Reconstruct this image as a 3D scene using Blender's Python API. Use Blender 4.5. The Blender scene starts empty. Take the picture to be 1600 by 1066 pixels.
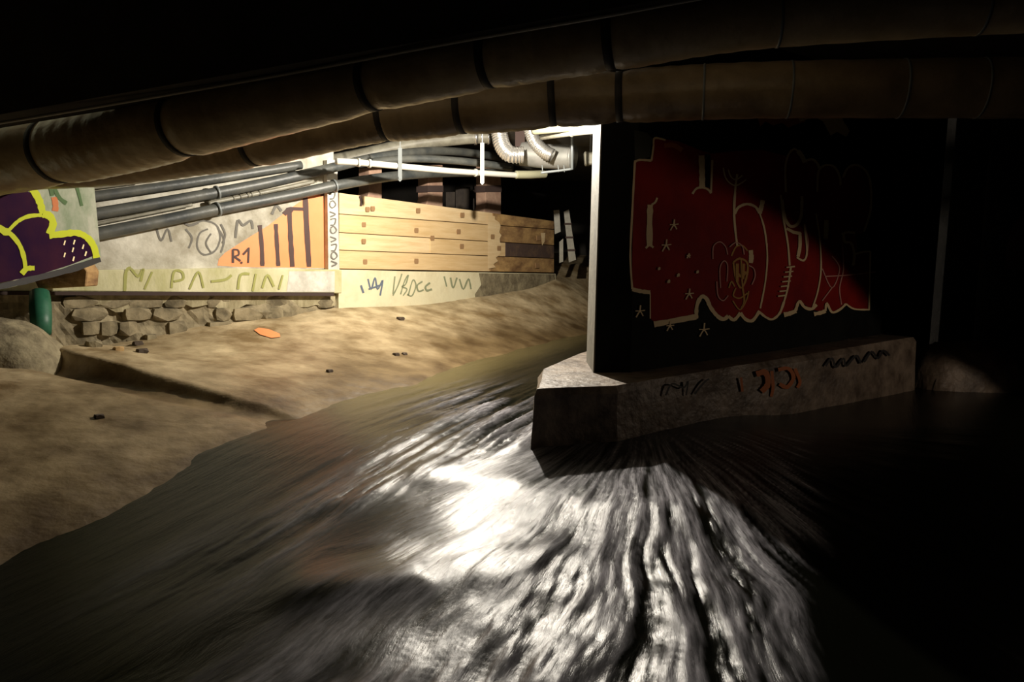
import bpy, bmesh, math, random
import numpy as np
from mathutils import Vector, Matrix
random.seed(7)
C = bpy.context.scene.collection
SC = bpy.context.scene
R = math.radians
# ---------------------------------------------------------------- camera
FPX = 1150.0
PITCH = math.atan((533 - 400) / FPX)
ROLL = R(1.0)
CAM = Vector((0, 0, 1.5))
FW = Vector((0, math.cos(PITCH), -math.sin(PITCH)))
R0 = Vector((1, 0, 0)); U0 = Vector((0, math.sin(PITCH), math.cos(PITCH)))
RT = R0 * math.cos(ROLL) + U0 * math.sin(ROLL)
UP = U0 * math.cos(ROLL) - R0 * math.sin(ROLL)
cd = bpy.data.cameras.new('camera'); cam = bpy.data.objects.new('camera', cd); C.objects.link(cam)
cd.sensor_width = 36; cd.lens = 36 * FPX / 1600; cd.clip_start = 0.05
M4 = Matrix((RT, UP, -FW)).transposed().to_4x4(); M4.translation = CAM
cam.matrix_world = M4; SC.camera = cam
# ---------------------------------------------------------------- world, lamps, exposure
w = bpy.data.worlds.new('world'); SC.world = w; w.use_nodes = True
w.node_tree.nodes['Background'].inputs[0].default_value = (0.35, 0.32, 0.4, 1)
w.node_tree.nodes['Background'].inputs[1].default_value = 0.0035
LAMP = (-0.22, 9.3, 3.2)
def point_lamp(name, loc, power, col, rad):
    l = bpy.data.lights.new(name, 'POINT'); l.energy = power; l.color = col; l.shadow_soft_size = rad
    o = bpy.data.objects.new(name, l); o.location = loc; C.objects.link(o); return o
point_lamp('work_lamp', LAMP, 1150, (1.0, 0.92, 0.79), 0.05)
point_lamp('side_lamp', (4.4, 4.4, 2.7), 0.07, (1.0, 0.8, 0.6), 0.04)  # unseen fill, added for faint glints on the right-hand pipe bands
sl = bpy.data.lights.new('torch', 'SPOT'); sl.energy = 52; sl.color = (1.0, 0.78, 0.58); sl.spot_size = math.radians(130); sl.spot_blend = .12; sl.shadow_soft_size = .03  # unseen spot, placed so its cone edge draws the mural's diagonal shadow
so = bpy.data.objects.new('torch', sl); so.location = (6.5, 6.2, 1.2); C.objects.link(so)
so.rotation_euler = Vector((-math.cos(R(6)) * math.cos(R(50)), math.sin(R(6)) * math.cos(R(50)), -math.sin(R(50)))).to_track_quat('-Z', 'Y').to_euler()
SC.view_settings.view_transform = 'Standard'; SC.view_settings.look = 'None'
SC.view_settings.gamma = 1; SC.view_settings.exposure = 0.0
SC.view_settings.use_curve_mapping = False
# ---------------------------------------------------------------- helpers
def ray(px, py):
    return (FW * FPX + RT * (px - 800) + UP * (533 - py)).normalized()
def at(px, py, Y):
    d = ray(px, py); return CAM + d * (Y / d.y)
def atz(px, py, z):
    d = ray(px, py); return CAM + d * ((z - CAM.z) / d.z)
def onp(px, py, p0, n):
    d = ray(px, py); return CAM + d * ((Vector(p0) - CAM).dot(n) / d.dot(n))

def mat(name, col, rough=0.8, metal=0.0, col2=None, scale=6.0, bump=0.0, bscale=40.0, detail=6, spec=0.5, stretch=None, thr=(0.35, 0.65)):
    m = bpy.data.materials.new(name); m.use_nodes = True
    nt = m.node_tree; N = nt.nodes; L = nt.links; b = N['Principled BSDF']
    b.inputs['Base Color'].default_value = (*col, 1); b.inputs['Roughness'].default_value = rough
    b.inputs['Metallic'].default_value = metal; b.inputs['Specular IOR Level'].default_value = spec
    tc = N.new('ShaderNodeTexCoord'); mp = N.new('ShaderNodeMapping'); L.new(tc.outputs['Object'], mp.inputs[0])
    if stretch: mp.inputs['Scale'].default_value = stretch
    if col2:
        nz = N.new('ShaderNodeTexNoise'); nz.inputs['Scale'].default_value = scale; nz.inputs['Detail'].default_value = detail
        nz.inputs['Roughness'].default_value = 0.62
        L.new(mp.outputs[0], nz.inputs[0])
        cr = N.new('ShaderNodeValToRGB'); cr.color_ramp.elements[0].position = thr[0]; cr.color_ramp.elements[1].position = thr[1]
        cr.color_ramp.elements[0].color = (*col, 1); cr.color_ramp.elements[1].color = (*col2, 1)
        L.new(nz.outputs[0], cr.inputs[0]); L.new(cr.outputs[0], b.inputs['Base Color'])
    if bump:
        nb = N.new('ShaderNodeTexNoise'); nb.inputs['Scale'].default_value = bscale; nb.inputs['Detail'].default_value = 5
        L.new(mp.outputs[0], nb.inputs[0])
        bp = N.new('ShaderNodeBump'); bp.inputs['Strength'].default_value = bump; bp.inputs['Distance'].default_value = 0.02
        L.new(nb.outputs[0], bp.inputs['Height']); L.new(bp.outputs[0], b.inputs['Normal'])
    return m

M = dict(
    bank=mat('bank_concrete', (0.21, 0.14, 0.062), 0.5, col2=(0.62, 0.50, 0.31), scale=1.9, bump=0.9, bscale=6, detail=10, thr=(0.36, 0.66)),
    rubble=mat('rubble_stone', (0.10, 0.08, 0.045), 0.9, col2=(0.34, 0.28, 0.17), scale=3.5, bump=1.0, bscale=7, detail=9),
    stone=mat('old_stone', (0.14, 0.11, 0.065), 0.9, col2=(0.33, 0.28, 0.17), scale=5, bump=0.8, bscale=14),
    plaster=mat('old_plaster', (0.30, 0.27, 0.20), 0.85, col2=(0.66, 0.63, 0.54), scale=2.2, bump=0.5, bscale=12, detail=8),
    ledge=mat('ledge_concrete', (0.42, 0.40, 0.19), 0.8, col2=(0.68, 0.64, 0.44), scale=2.0, bump=0.4, bscale=14, stretch=(1, 1, .5)),
    ledge2=mat('stained_render', (0.20, 0.165, 0.085), 0.85, col2=(0.46, 0.40, 0.25), scale=4, bump=0.7, bscale=9, stretch=(1.5, 1.5, .5)),
    cream=mat('cream_paint', (0.74, 0.68, 0.46), 0.75, col2=(0.62, 0.54, 0.34), scale=2.5, bump=0.3, bscale=12, thr=(0.45, 0.75)),
    white=mat('white_paint', (0.66, 0.63, 0.56), 0.7, col2=(0.45, 0.43, 0.37), scale=6, bump=0.2, bscale=20),
    orange=mat('orange_paint', (0.90, 0.31, 0.12), 0.6, col2=(0.86, 0.28, 0.10), scale=3),
    maroon=mat('maroon_paint', (0.07, 0.035, 0.03), 0.7),
    ink=mat('black_spray_paint', (0.012, 0.012, 0.014), 0.6),  # also paints the shade strip along the purple wall's lower edge
    grey_ink=mat('grey_spray_paint', (0.15, 0.14, 0.12), 0.8),
    blue_ink=mat('blue_grey_spray_paint', (0.12, 0.15, 0.2), 0.8),
    green_ink=mat('green_grey_spray_paint', (0.25, 0.27, 0.16), 0.8),
    moss_ink=mat('moss_green_spray_paint', (0.33, 0.33, 0.10), 0.8),
    wood=mat('raw_plank', (0.68, 0.49, 0.26), 0.75, col2=(0.58, 0.39, 0.18), scale=3, bump=0.25, bscale=10, stretch=(.5, .5, 5), thr=(0.4, 0.7)),
    wood2=mat('pale_plank', (0.75, 0.57, 0.33), 0.75, col2=(0.64, 0.45, 0.23), scale=3, bump=0.25, bscale=10, stretch=(.5, .5, 5), thr=(0.4, 0.7)),
    darkwood=mat('stained_plank', (0.17, 0.085, 0.035), 0.8, col2=(0.50, 0.31, 0.12), scale=2.2, bump=0.4, bscale=10, stretch=(1, 1, 2)),  # darker plank tone, used at the far end of the boarding
    greywood=mat('peeling_plank', (0.075, 0.045, 0.035), 0.8, col2=(0.20, 0.12, 0.06), scale=3, bump=0.4, bscale=10, thr=(.5, .8)),
    post=mat('pinkish_post', (0.34, 0.20, 0.14), 0.85, col2=(0.46, 0.30, 0.21), scale=5, bump=0.5, bscale=12),
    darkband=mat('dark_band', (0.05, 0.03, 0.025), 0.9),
    knot=mat('knot_brown', (0.30, 0.175, 0.08), 0.8),
    pipewrap=mat('pipe_wrap', (0.15, 0.10, 0.05), 0.32, col2=(0.34, 0.25, 0.145), scale=2.5, bump=0.5, bscale=9, detail=8),  # rear copy of the wrap, darker than the front one
    frontwrap=mat('front_pipe_wrap', (0.42, 0.31, 0.16), 0.3, col2=(0.66, 0.54, 0.34), scale=3.5, bump=0.7, bscale=8, detail=9),  # same wrap made paler; the front pipe's extra light is in the colour
    wrapband=mat('wrap_band', (0.018, 0.014, 0.01), 0.6),
    greypipe=mat('grey_pipe', (0.045, 0.05, 0.05), 0.45, col2=(0.11, 0.11, 0.095), scale=3, bump=0.2, bscale=16, stretch=(.5, 1, 1)),
    palepipe=mat('pale_conduit', (0.26, 0.245, 0.19), 0.45, col2=(0.15, 0.135, 0.1), scale=5, thr=(.4, .7)),
    whitepipe=mat('white_pipe', (0.46, 0.45, 0.40), 0.4),
    zinc=mat('zinc_strap', (0.20, 0.215, 0.215), 0.45, metal=0.2),
    foil=mat('foil_duct', (0.72, 0.70, 0.66), 0.25, metal=0.85, bump=0.4, bscale=22),
    gduct=mat('grey_duct', (0.22, 0.22, 0.2), 0.5, metal=0.3, col2=(0.3, .29, .27), scale=4),
    olive=mat('olive_joint', (0.30, 0.29, 0.19), 0.6),
    pier=mat('black_painted_concrete', (0.004, 0.005, 0.005), 0.8, spec=.15, col2=(0.009, 0.010, 0.009), scale=3, bump=0.3, bscale=20),
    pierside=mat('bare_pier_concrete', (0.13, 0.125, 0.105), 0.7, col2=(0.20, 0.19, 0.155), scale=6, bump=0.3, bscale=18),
    red=mat('red_spray_paint', (0.29, 0.011, 0.006), 0.7, spec=.15, col2=(0.20, 0.007, 0.008), scale=1.4, bump=0.15, bscale=18, thr=(.4, .6)),
    creamline=mat('cream_spray_paint', (0.80, 0.64, 0.38), 0.7),
    pinkline=mat('pink_spray_paint', (0.62, 0.30, 0.25), 0.7),
    dimpink=mat('dull_pink_spray_paint', (0.13, 0.06, 0.05), 0.8),
    ochre=mat('ochre_spray_paint', (0.50, 0.26, 0.05), 0.7),
    palegreen=mat('dull_green_spray_paint', (0.045, 0.05, 0.04), 0.8),
    burnt=mat('burnt_orange_spray_paint', (0.42, 0.12, 0.03), 0.7),
    purple=mat('deep_purple_spray_paint', (0.014, 0.003, 0.02), 0.8, spec=.05, col2=(0.034, 0.008, 0.02), scale=1.5),
    yellow=mat('yellow_green_spray_paint', (0.42, 0.46, 0.02), 0.7, spec=.2),
    greenwall=mat('faded_green_wall_paint', (0.17, 0.21, 0.13), 0.8, col2=(0.34, 0.34, 0.27), scale=3.5, bump=0.3, bscale=15),
    darkgreen=mat('dark_green_spray_paint', (0.05, 0.10, 0.03), 0.8),
    green=mat('green_plastic', (0.01, 0.09, 0.045), 0.5, col2=(0.025, 0.13, 0.07), scale=7),
    plinth=mat('plinth_concrete', (0.075, 0.055, 0.04), 0.5, col2=(0.25, 0.20, 0.155), scale=4, bump=0.8, bscale=14, detail=9),
    dark=mat('sooty_concrete', (0.018, 0.016, 0.013), 0.9, col2=(0.035, 0.03, 0.025), scale=2, bump=0.5, bscale=8),  # very dark concrete tone for outer walls and rear pier
    soot=mat('dim_concrete', (0.05, 0.04, 0.035), 0.9, col2=(0.10, 0.08, 0.06), scale=2, bump=0.5, bscale=8),  # dark concrete tone for the posts in the gap
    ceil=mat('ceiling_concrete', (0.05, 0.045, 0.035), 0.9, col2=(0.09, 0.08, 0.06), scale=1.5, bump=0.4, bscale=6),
    pebble=mat('dark_pebble', (0.06, 0.04, 0.025), 0.8),
    palestone=mat('yellowish_stone', (0.55, 0.36, 0.16), 0.8),
)

def tag(o, label=None, cat=None, group=None, kind=None):
    if label: o['label'] = label
    if cat: o['category'] = cat
    if group: o['group'] = group
    if kind: o['kind'] = kind
    return o
def link(name, me, m=None, parent=None, smooth=False):
    o = bpy.data.objects.new(name, me); C.objects.link(o)
    if m is not None and not me.materials: me.materials.append(m)
    if parent is not None:
        o.parent = parent
        o.matrix_parent_inverse = parent.matrix_basis.inverted()
    if smooth:
        me.polygons.foreach_set('use_smooth', [True] * len(me.polygons))
    return o
def mesh(name, verts, faces, m, parent=None, smooth=False, center=True):
    verts = [Vector(v) for v in verts]
    c = Vector((0, 0, 0))
    if center and parent is None and verts:
        c = Vector(((min(v.x for v in verts) + max(v.x for v in verts)) / 2, (min(v.y for v in verts) + max(v.y for v in verts)) / 2, min(v.z for v in verts)))
        verts = [v - c for v in verts]
    me = bpy.data.meshes.new(name); me.from_pydata([tuple(v) for v in verts], [], faces); me.update()
    o = link(name, me, m, parent, smooth)
    if parent is None: o.location = c
    return o
def fixn(o):
    bm = bmesh.new(); bm.from_mesh(o.data); bmesh.ops.recalc_face_normals(bm, faces=bm.faces[:]); bm.to_mesh(o.data); bm.free(); return o
def empty(name, loc, label, cat, group=None):
    o = bpy.data.objects.new(name, None); o.location = loc; o.empty_display_size = .1; C.objects.link(o)
    return tag(o, label, cat, group)
BOXF = [(0, 3, 2, 1), (4, 5, 6, 7), (0, 1, 5, 4), (1, 2, 6, 5), (2, 3, 7, 6), (3, 0, 4, 7)]
def bevel(o, wd, seg=1):
    bm = bmesh.new(); bm.from_mesh(o.data)
    bmesh.ops.recalc_face_normals(bm, faces=bm.faces[:])
    bmesh.ops.bevel(bm, geom=bm.edges[:], offset=wd, segments=seg, affect='EDGES', clamp_overlap=True)
    bm.to_mesh(o.data); bm.free(); return o
def slab(name, front, off, m, parent=None, bv=0.0):
    """polygon (list of points) extruded by the vector off"""
    n = len(front); off = Vector(off)
    v = [Vector(p) for p in front] + [Vector(p) + off for p in front]
    f = [tuple(range(n)), tuple(range(2 * n - 1, n - 1, -1))] + [(i, i + n, (i + 1) % n + n, (i + 1) % n) for i in range(n)]
    o = mesh(name, v, f, m, parent); fixn(o)
    if bv: bevel(o, bv)
    return o
def box(name, c, s, m, parent=None, bv=0.0, rz=0.0):
    c = Vector(c); hx, hy, hz = s[0] / 2, s[1] / 2, s[2] / 2
    rot = Matrix.Rotation(rz, 3, 'Z')
    v = [c + rot @ Vector((x * hx, y * hy, z * hz)) for z in (-1, 1) for x, y in ((-1, -1), (1, -1), (1, 1), (-1, 1))]
    o = mesh(name, v, BOXF, m, parent)
    if bv: bevel(o, bv)
    return o
def smoothpath(pts, n=8):
    """Catmull-Rom through (Vector, radius)"""
    P = [(Vector(p), r) for p, r in pts]
    if len(P) < 3: 
        return [(P[0][0].lerp(P[1][0], i / n), P[0][1] + (P[1][1] - P[0][1]) * i / n) for i in range(n + 1)]
    out = []
    for i in range(len(P) - 1):
        p0 = P[max(i - 1, 0)]; p1 = P[i]; p2 = P[i + 1]; p3 = P[min(i + 2, len(P) - 1)]
        for k in range(n):
            t = k / n
            a = [2 * t**3 - 3 * t**2 + 1, t**3 - 2 * t**2 + t, -2 * t**3 + 3 * t**2, t**3 - t**2]
            q = p1[0] * a[0] + (p2[0] - p0[0]) * .5 * a[1] + p2[0] * a[2] + (p3[0] - p1[0]) * .5 * a[3]
            out.append((q, p1[1] + (p2[1] - p1[1]) * t))
    out.append(P[-1]); return out
def tube(name, path, m, parent=None, seg=14, cap=True):
    v = []; f = []; n = len(path); side = None
    for i, (p, r) in enumerate(path):
        t = (path[min(i + 1, n - 1)][0] - path[max(i - 1, 0)][0]).normalized()
        if side is None:
            side = t.cross(Vector((0, 0, 1)));
            if side.length < .1: side = t.cross(Vector((1, 0, 0)))
        side = (side - t * side.dot(t)).normalized(); up = side.cross(t)
        for k in range(seg):
            a = 2 * math.pi * k / seg; v.append(p + (side * math.cos(a) + up * math.sin(a)) * r)
    for i in range(n - 1):
        for k in range(seg):
            f.append((i * seg + k, i * seg + (k + 1) % seg, (i + 1) * seg + (k + 1) % seg, (i + 1) * seg + k))
    if cap:
        f.append(tuple(range(seg - 1, -1, -1))); f.append(tuple((n - 1) * seg + k for k in range(seg)))
    o = mesh(name, v, f, m, parent, smooth=True); return fixn(o)
def collar(name, a, b, r0, r1, m, parent):
    """ring round the axis a-b"""
    a = Vector(a); b = Vector(b); d = (b - a)
    return tube(name, [(a, r0), (a + d * .02, r1), (b - d * .02, r1), (b, r0)], m, parent, 16)

# paint: flat ribbons and patches lying on a wall plane
class Wall:
    def __init__(s, p0, n): s.p0 = Vector(p0); s.n = Vector(n).normalized(); s.k = 0
    def pt(s, px, py, off): return onp(px, py, s.p0 + s.n * off, s.n)
def spline2(pts, n=5):
    if len(pts) < 3: return [tuple(p) for p in pts]
    out = []
    for i in range(len(pts) - 1):
        p0 = pts[max(i - 1, 0)]; p1 = pts[i]; p2 = pts[i + 1]; p3 = pts[min(i + 2, len(pts) - 1)]
        for k in range(n):
            t = k / n; a = [2 * t**3 - 3 * t**2 + 1, t**3 - 2 * t**2 + t, -2 * t**3 + 3 * t**2, t**3 - t**2]
            out.append(tuple(p1[j] * a[0] + (p2[j] - p0[j]) * .5 * a[1] + p2[j] * a[2] + (p3[j] - p1[j]) * .5 * a[3] for j in range(2)))
    out.append(tuple(pts[-1][:2])); return out
def strokes(name, wall, items, m, parent, off=0.004, label=None):
    """items: list of (points, width[, sharp]) in wall-picture measure"""
    v = []; f = []
    for ii, it in enumerate(items):
        oo = off + .0007 * ii * (20.0 / max(20, len(items)))
        pts, wd = it[0], it[1]; sharp = len(it) > 2
        q = list(pts) if sharp else spline2(pts)
        n = len(q); b = len(v)
        for i, p in enumerate(q):
            a0 = q[max(i - 1, 0)]; a1 = q[min(i + 1, n - 1)]
            dx, dy = a1[0] - a0[0], a1[1] - a0[1]; l = math.hypot(dx, dy) or 1
            nx, ny = -dy / l, dx / l
            ww = wd / 2 * (0.85 + .3 * random.random())
            v.append(wall.pt(p[0] + nx * ww, p[1] + ny * ww, oo)); v.append(wall.pt(p[0] - nx * ww, p[1] - ny * ww, oo))
        for i in range(n - 1): f.append((b + 2 * i, b + 2 * i + 1, b + 2 * i + 3, b + 2 * i + 2))
    o = mesh(name, v, f, m, parent)
    if label: o['label'] = label
    return o
def patch(name, wall, polys, m, parent, off=0.002, label=None):
    v = []; f = []
    for pl in polys:
        b = len(v); v += [wall.pt(x, y, off) for x, y in pl]; f.append(tuple(range(b, len(v))))
    o = mesh(name, v, f, m, parent)
    bm = bmesh.new(); bm.from_mesh(o.data); bmesh.ops.triangulate(bm, faces=bm.faces[:]); bm.to_mesh(o.data); bm.free()
    if label: o['label'] = label
    return o

# value noise for numpy arrays
_rs = np.random.RandomState(3); _T = _rs.rand(512, 512)
def vn(x, y):
    xi = np.floor(x).astype(int); yi = np.floor(y).astype(int); fx = x - xi; fy = y - yi
    fx = fx * fx * (3 - 2 * fx); fy = fy * fy * (3 - 2 * fy)
    a = _T[xi % 512, yi % 512]; b = _T[(xi + 1) % 512, yi % 512]; c = _T[xi % 512, (yi + 1) % 512]; d = _T[(xi + 1) % 512, (yi + 1) % 512]
    return (a * (1 - fx) + b * fx) * (1 - fy) + (c * (1 - fx) + d * fx) * fy - 0.5
def fbm(x, y, o=4, g=0.5):
    s = 0; a = 1
    for i in range(o): s = s + a * vn(x * 2**i + 17 * i, y * 2**i + 31 * i); a *= g
    return s
def sstep(a, b, x):
    t = np.clip((x - a) / (b - a), 0, 1); return t * t * (3 - 2 * t)
def gridmesh(name, X, Y, Z, m, attrs=None):
    ny, nx = X.shape; v = np.stack([X, Y, Z], -1).reshape(-1, 3)
    i = np.arange(ny * nx).reshape(ny, nx)
    q = np.stack([i[:-1, :-1], i[:-1, 1:], i[1:, 1:], i[1:, :-1]], -1).reshape(-1, 4)
    me = bpy.data.meshes.new(name)
    me.vertices.add(len(v)); me.vertices.foreach_set('co', v.ravel())
    me.loops.add(q.size); me.loops.foreach_set('vertex_index', q.ravel().astype(np.int32))
    me.polygons.add(len(q)); me.polygons.foreach_set('loop_start', (np.arange(len(q)) * 4).astype(np.int32))
    me.polygons.foreach_set('loop_total', np.full(len(q), 4, dtype=np.int32))
    me.update(); me.validate()
    for k, a in (attrs or {}).items():
        at_ = me.attributes.new(k, 'FLOAT', 'POINT'); at_.data.foreach_set('value', a.ravel().astype(np.float32))
    return link(name, me, m, None, True)

# ================================================================ LARGE STRUCTURE
def hz(px): return 386 + px * 0.0175
def zat(px, py, Y): return at(px, py, Y).z
# ---- bank (floor)
shore = [(-120, 905, -.27), (0, 855, -.25), (200, 775, -.18), (460, 672, -.06), (650, 602, 0), (800, 550, 0), (930, 518, 0), (1000, 500, .0)]
ctrl = []
shp = []
for px, py, z in shore:
    p = atz(px, py, z); shp.append(p); ctrl.append((p.x, p.y, z))
for i, p in enumerate(shp):           # the bed falls off beside the bank
    q = shp[min(i + 1, len(shp) - 1)] - shp[max(i - 1, 0)]; q.z = 0; q.normalize(); nrm = Vector((q.y, -q.x, 0))
    for d, dz in ((.5, -.16), (1.3, -.5), (3.5, -.9), (7, -.9)):
        a = p + nrm * d; ctrl.append((a.x, a.y, p.z + dz))
for px, py, Y in [(-80, 565, 7.0), (60, 572, 7.4), (120, 545, 8.9), (210, 525, 9.4), (300, 508, 10.0), (420, 492, 10.8), (520, 480, 11.5), (660, 474, 13.2), (770, 458, 15), (865, 436, 16.9), (925, 420, 19),
                  (985, 412, 21)]:
    p = at(px, py, Y); ctrl.append((p.x, p.y, p.z))
for px, py, Y in [(300, 640, 6.9), (60, 700, 5.6), (600, 540, 9.8), (760, 500, 12)]:
    pass
for x, y, z in [(-8, 3, .3), (-8, 10, .9), (-6, 5.5, .22), (-4, 14, 1.2), (0, 21, 1.5), (3, 2, -1), (6, 12, -.9), (3, 18, .2), (-3, 1.5, -.6)]:
    ctrl.append((x, y, z))
cp = np.array(ctrl); D = np.hypot(cp[:, None, 0] - cp[None, :, 0], cp[:, None, 1] - cp[None, :, 1])
A = np.zeros((len(cp) + 3,) * 2); A[:len(cp), :len(cp)] = D; A[:len(cp), -3] = 1; A[:len(cp), -2:] = cp[:, :2]; A[-3, :len(cp)] = 1; A[-2:, :len(cp)] = cp[:, :2].T
wts = np.linalg.solve(A, np.concatenate([cp[:, 2], [0, 0, 0]]))
sA = atz(75, 556, .36); sB = atz(500, 652, .02)
def bank_z(X, Y):
    z = wts[-3] + wts[-2] * X + wts[-1] * Y
    for k in range(len(cp)): z = z + wts[k] * np.hypot(X - cp[k, 0], Y - cp[k, 1])
    z = z + .030 * fbm(X * 1.1, Y * 1.1, 5) + .008 * fbm(X * 7, Y * 7, 3)
    # step shaped into the bank in place of a pipe's diagonal shadow
    d = np.array([sB.x - sA.x, sB.y - sA.y]); L = np.hypot(*d); d = d / L
    t = (X - sA.x) * d[0] + (Y - sA.y) * d[1]; n_ = -(X - sA.x) * d[1] + (Y - sA.y) * d[0]
    n_ = n_ + .05 * fbm(X * 2, Y * 2, 3) + .10 * np.sin(np.clip(t / L, 0, 1) * math.pi)
    hgt = .16 * np.clip(1 - t / L, 0, 1) ** .7 * sstep(-.3, .1, t)
    z = z + hgt * sstep(-.05, .06, n_) * (1 - sstep(.3, 1.5, n_)) - hgt * .55 * np.exp(-((n_ + .16) / .14) ** 2)
    return z
ys = np.concatenate([np.linspace(1.2, 9, 300), np.linspace(9.03, 22, 210)]); xs = np.linspace(-8.5, 5, 420)
X, Y = np.meshgrid(xs, ys); Zb = bank_z(X, Y)
wet = 1 - sstep(.04, .50, Zb - np.interp(Y, [1, 3, 4.3, 5.5, 6.8], [-.45, -.36, -.25, -.12, 0]) + .22 * fbm(X * .8, Y * .8, 4))  # bank colour darkens towards the water level
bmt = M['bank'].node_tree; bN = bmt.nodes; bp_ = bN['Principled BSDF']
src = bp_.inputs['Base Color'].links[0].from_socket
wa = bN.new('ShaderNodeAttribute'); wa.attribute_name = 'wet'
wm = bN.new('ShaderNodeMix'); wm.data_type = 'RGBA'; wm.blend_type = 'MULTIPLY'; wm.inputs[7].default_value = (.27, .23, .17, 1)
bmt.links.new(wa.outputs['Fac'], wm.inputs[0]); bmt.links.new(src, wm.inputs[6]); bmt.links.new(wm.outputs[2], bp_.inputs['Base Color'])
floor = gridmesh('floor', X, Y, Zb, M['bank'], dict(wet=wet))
tag(floor, 'sandy concrete bank sloping down to the rushing water', 'floor', kind='structure')
def bz(x, y): return float(bank_z(np.array([x]), np.array([y]))[0])
def onbank(px, py, up=0.0):
    d = ray(px, py); t = 2.0
    while t < 40:
        p = CAM + d * t
        if p.z < bz(p.x, p.y) + up: return p
        t += .02
    return CAM + d * 12

# ---- water
YB = [1.2, 2.4, 3.2, 4.2, 5.2, 5.9, 6.8, 9, 22]; ZB = [-.50, -.43, -.36, -.28, -.17, -.06, -.005, 0, 0]
def water_fn(X, Y):
    z = np.interp(Y, YB, ZB)
    z = (np.interp(Y - .25, YB, ZB) + np.interp(Y + .25, YB, ZB) + z) / 3
    # channel coordinates: along (.42,.91)
    al = X * .42 + Y * .91 - .10 * X * X; ac = X * .91 - Y * .42
    # fan coordinates about the plinth corner
    cx, cy = 1.3, 7.1
    th = np.arctan2(X - cx, -(Y - cy)); rr = np.hypot(X - cx, Y - cy)
    th = th + .05 * fbm(X * 1.3, Y * 1.3, 2)
    bx = -1.3 + (Y - 4.06) * .51           # seam between main current and fan
    wf = sstep(-.12, .25, X - bx + .08 * np.sin(Y * 3)) * (1 - sstep(5.5, 6.3, Y - .25 * X))
    s1 = fbm(ac * 9 + .6 * vn(al, ac), al * .8, 5, .62)
    s2 = fbm(th * 22 + .6 * vn(rr * 1.0, th * 4), rr * .8, 5, .62) * sstep(1.3, 2.3, rr)
    rough = sstep(-.4, .7, X + (4.6 - Y) * .45) * sstep(5.7, 5.0, Y - .1 * X) * 1.0
    turb = np.exp(-(((X + .2) / .6) ** 2 + ((Y - 7.2) / 1.0) ** 2)) + .9 * np.exp(-(((X - .02) / .35) ** 2 + ((Y - 6.1) / .5) ** 2)) + .28 * np.exp(-((ac + 3.15) / .35) ** 2) * (1 - sstep(5.2, 6.2, Y)) * sstep(3.2, 4.4, Y)
    lim = 1.25 + (Y - 3.2) * .42 + .12 * fbm(X * 3, Y * 3, 3) + .15 * s2
    edge = 1 - sstep(-.12, .22, X - lim)
    rough = rough * edge
    z = z + (1 - wf) * (.006 + .06 * turb) * s1 + wf * ((.006 + .026 * rough) * s2 + .010 * rough * fbm(th * 55, rr * 3.2, 3))
    z = z + rough * .024 * fbm(X * 2.6, Y * 2.6, 2)
    # ridges shaped in for the cable and pipe shadow lines on the water
    def ridge(p, q, h, wd, bend=0.0):
        dx, dy = q[0] - p[0], q[1] - p[1]; L = math.hypot(dx, dy); dx /= L; dy /= L
        t = ((X - p[0]) * dx + (Y - p[1]) * dy) / L; n_ = -(X - p[0]) * dy + (Y - p[1]) * dx
        n_ = n_ - bend * np.sin(np.clip(t, 0, 1) * math.pi) + .02 * fbm(X * 3, Y * 3, 2)
        e = sstep(-.1, .2, t) * (1 - sstep(.8, 1.15, t))
        return h * e * np.where(n_ < 0, np.exp(-(n_ / (wd * .6)) ** 2), np.exp(-(n_ / wd) ** 2))
    a = atz(420, 938, -.33); b = atz(700, 915, -.33); c = atz(900, 868, -.28)
    z = z + ridge((a.x, a.y), (b.x, b.y), .045, .3, .03) + ridge((b.x, b.y), (c.x, c.y), .03, .3)
    a = atz(640, 762, -.2); b = atz(830, 753, -.16); z = z + ridge((a.x, a.y), (b.x, b.y), .013, .22)
    a = atz(420, 905, -.3); b = atz(640, 765, -.2); z = z + ridge((a.x, a.y), (b.x, b.y), .008, .3)
    a = atz(500, 800, -.2); b = atz(700, 725, -.12); z = z + ridge((a.x, a.y), (b.x, b.y), .025, .22)
    # hump around the plinth nose, and the fall to the darker pool at right
    z = z + .07 * np.exp(-(((X - .95) / .5) ** 2 + ((Y - 4.9) / .45) ** 2)) - .10 * sstep(1.5, 2.4, X + (4.4 - Y) * .2)
    foam = wf * edge * np.clip(.27 + (.75 + 1.0 * sstep(.2, 1.2, X)) * (s2 + .5 * fbm(th * 50, rr * 2.5, 3)) + .12 * rough - .10 * sstep(.4, 1.3, X), 0, 1) * sstep(-1.0, .0, X + .35 * (4.8 - Y)) + (1 - wf) * turb * np.clip(.35 + 1.4 * s1, 0, 1)
    foam = np.clip(foam, 0, 1)
    return z, foam, ac, al, th * 2.2, rr, wf
g = np.linspace(0, 1, 640); ys = 1.2 * (21 / 1.2) ** g
xs = np.linspace(-1, 1, 560)
Y, U = np.meshgrid(ys, xs, indexing='ij'); X = U * (3.2 + .45 * Y) + .55
Zw, foam, fc, fl, gc, gl, wfan = water_fn(X, Y)
shal = (1 - sstep(.0, .30, Zw - bank_z(X, Y))) * sstep(5.5, 9, Y)
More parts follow.
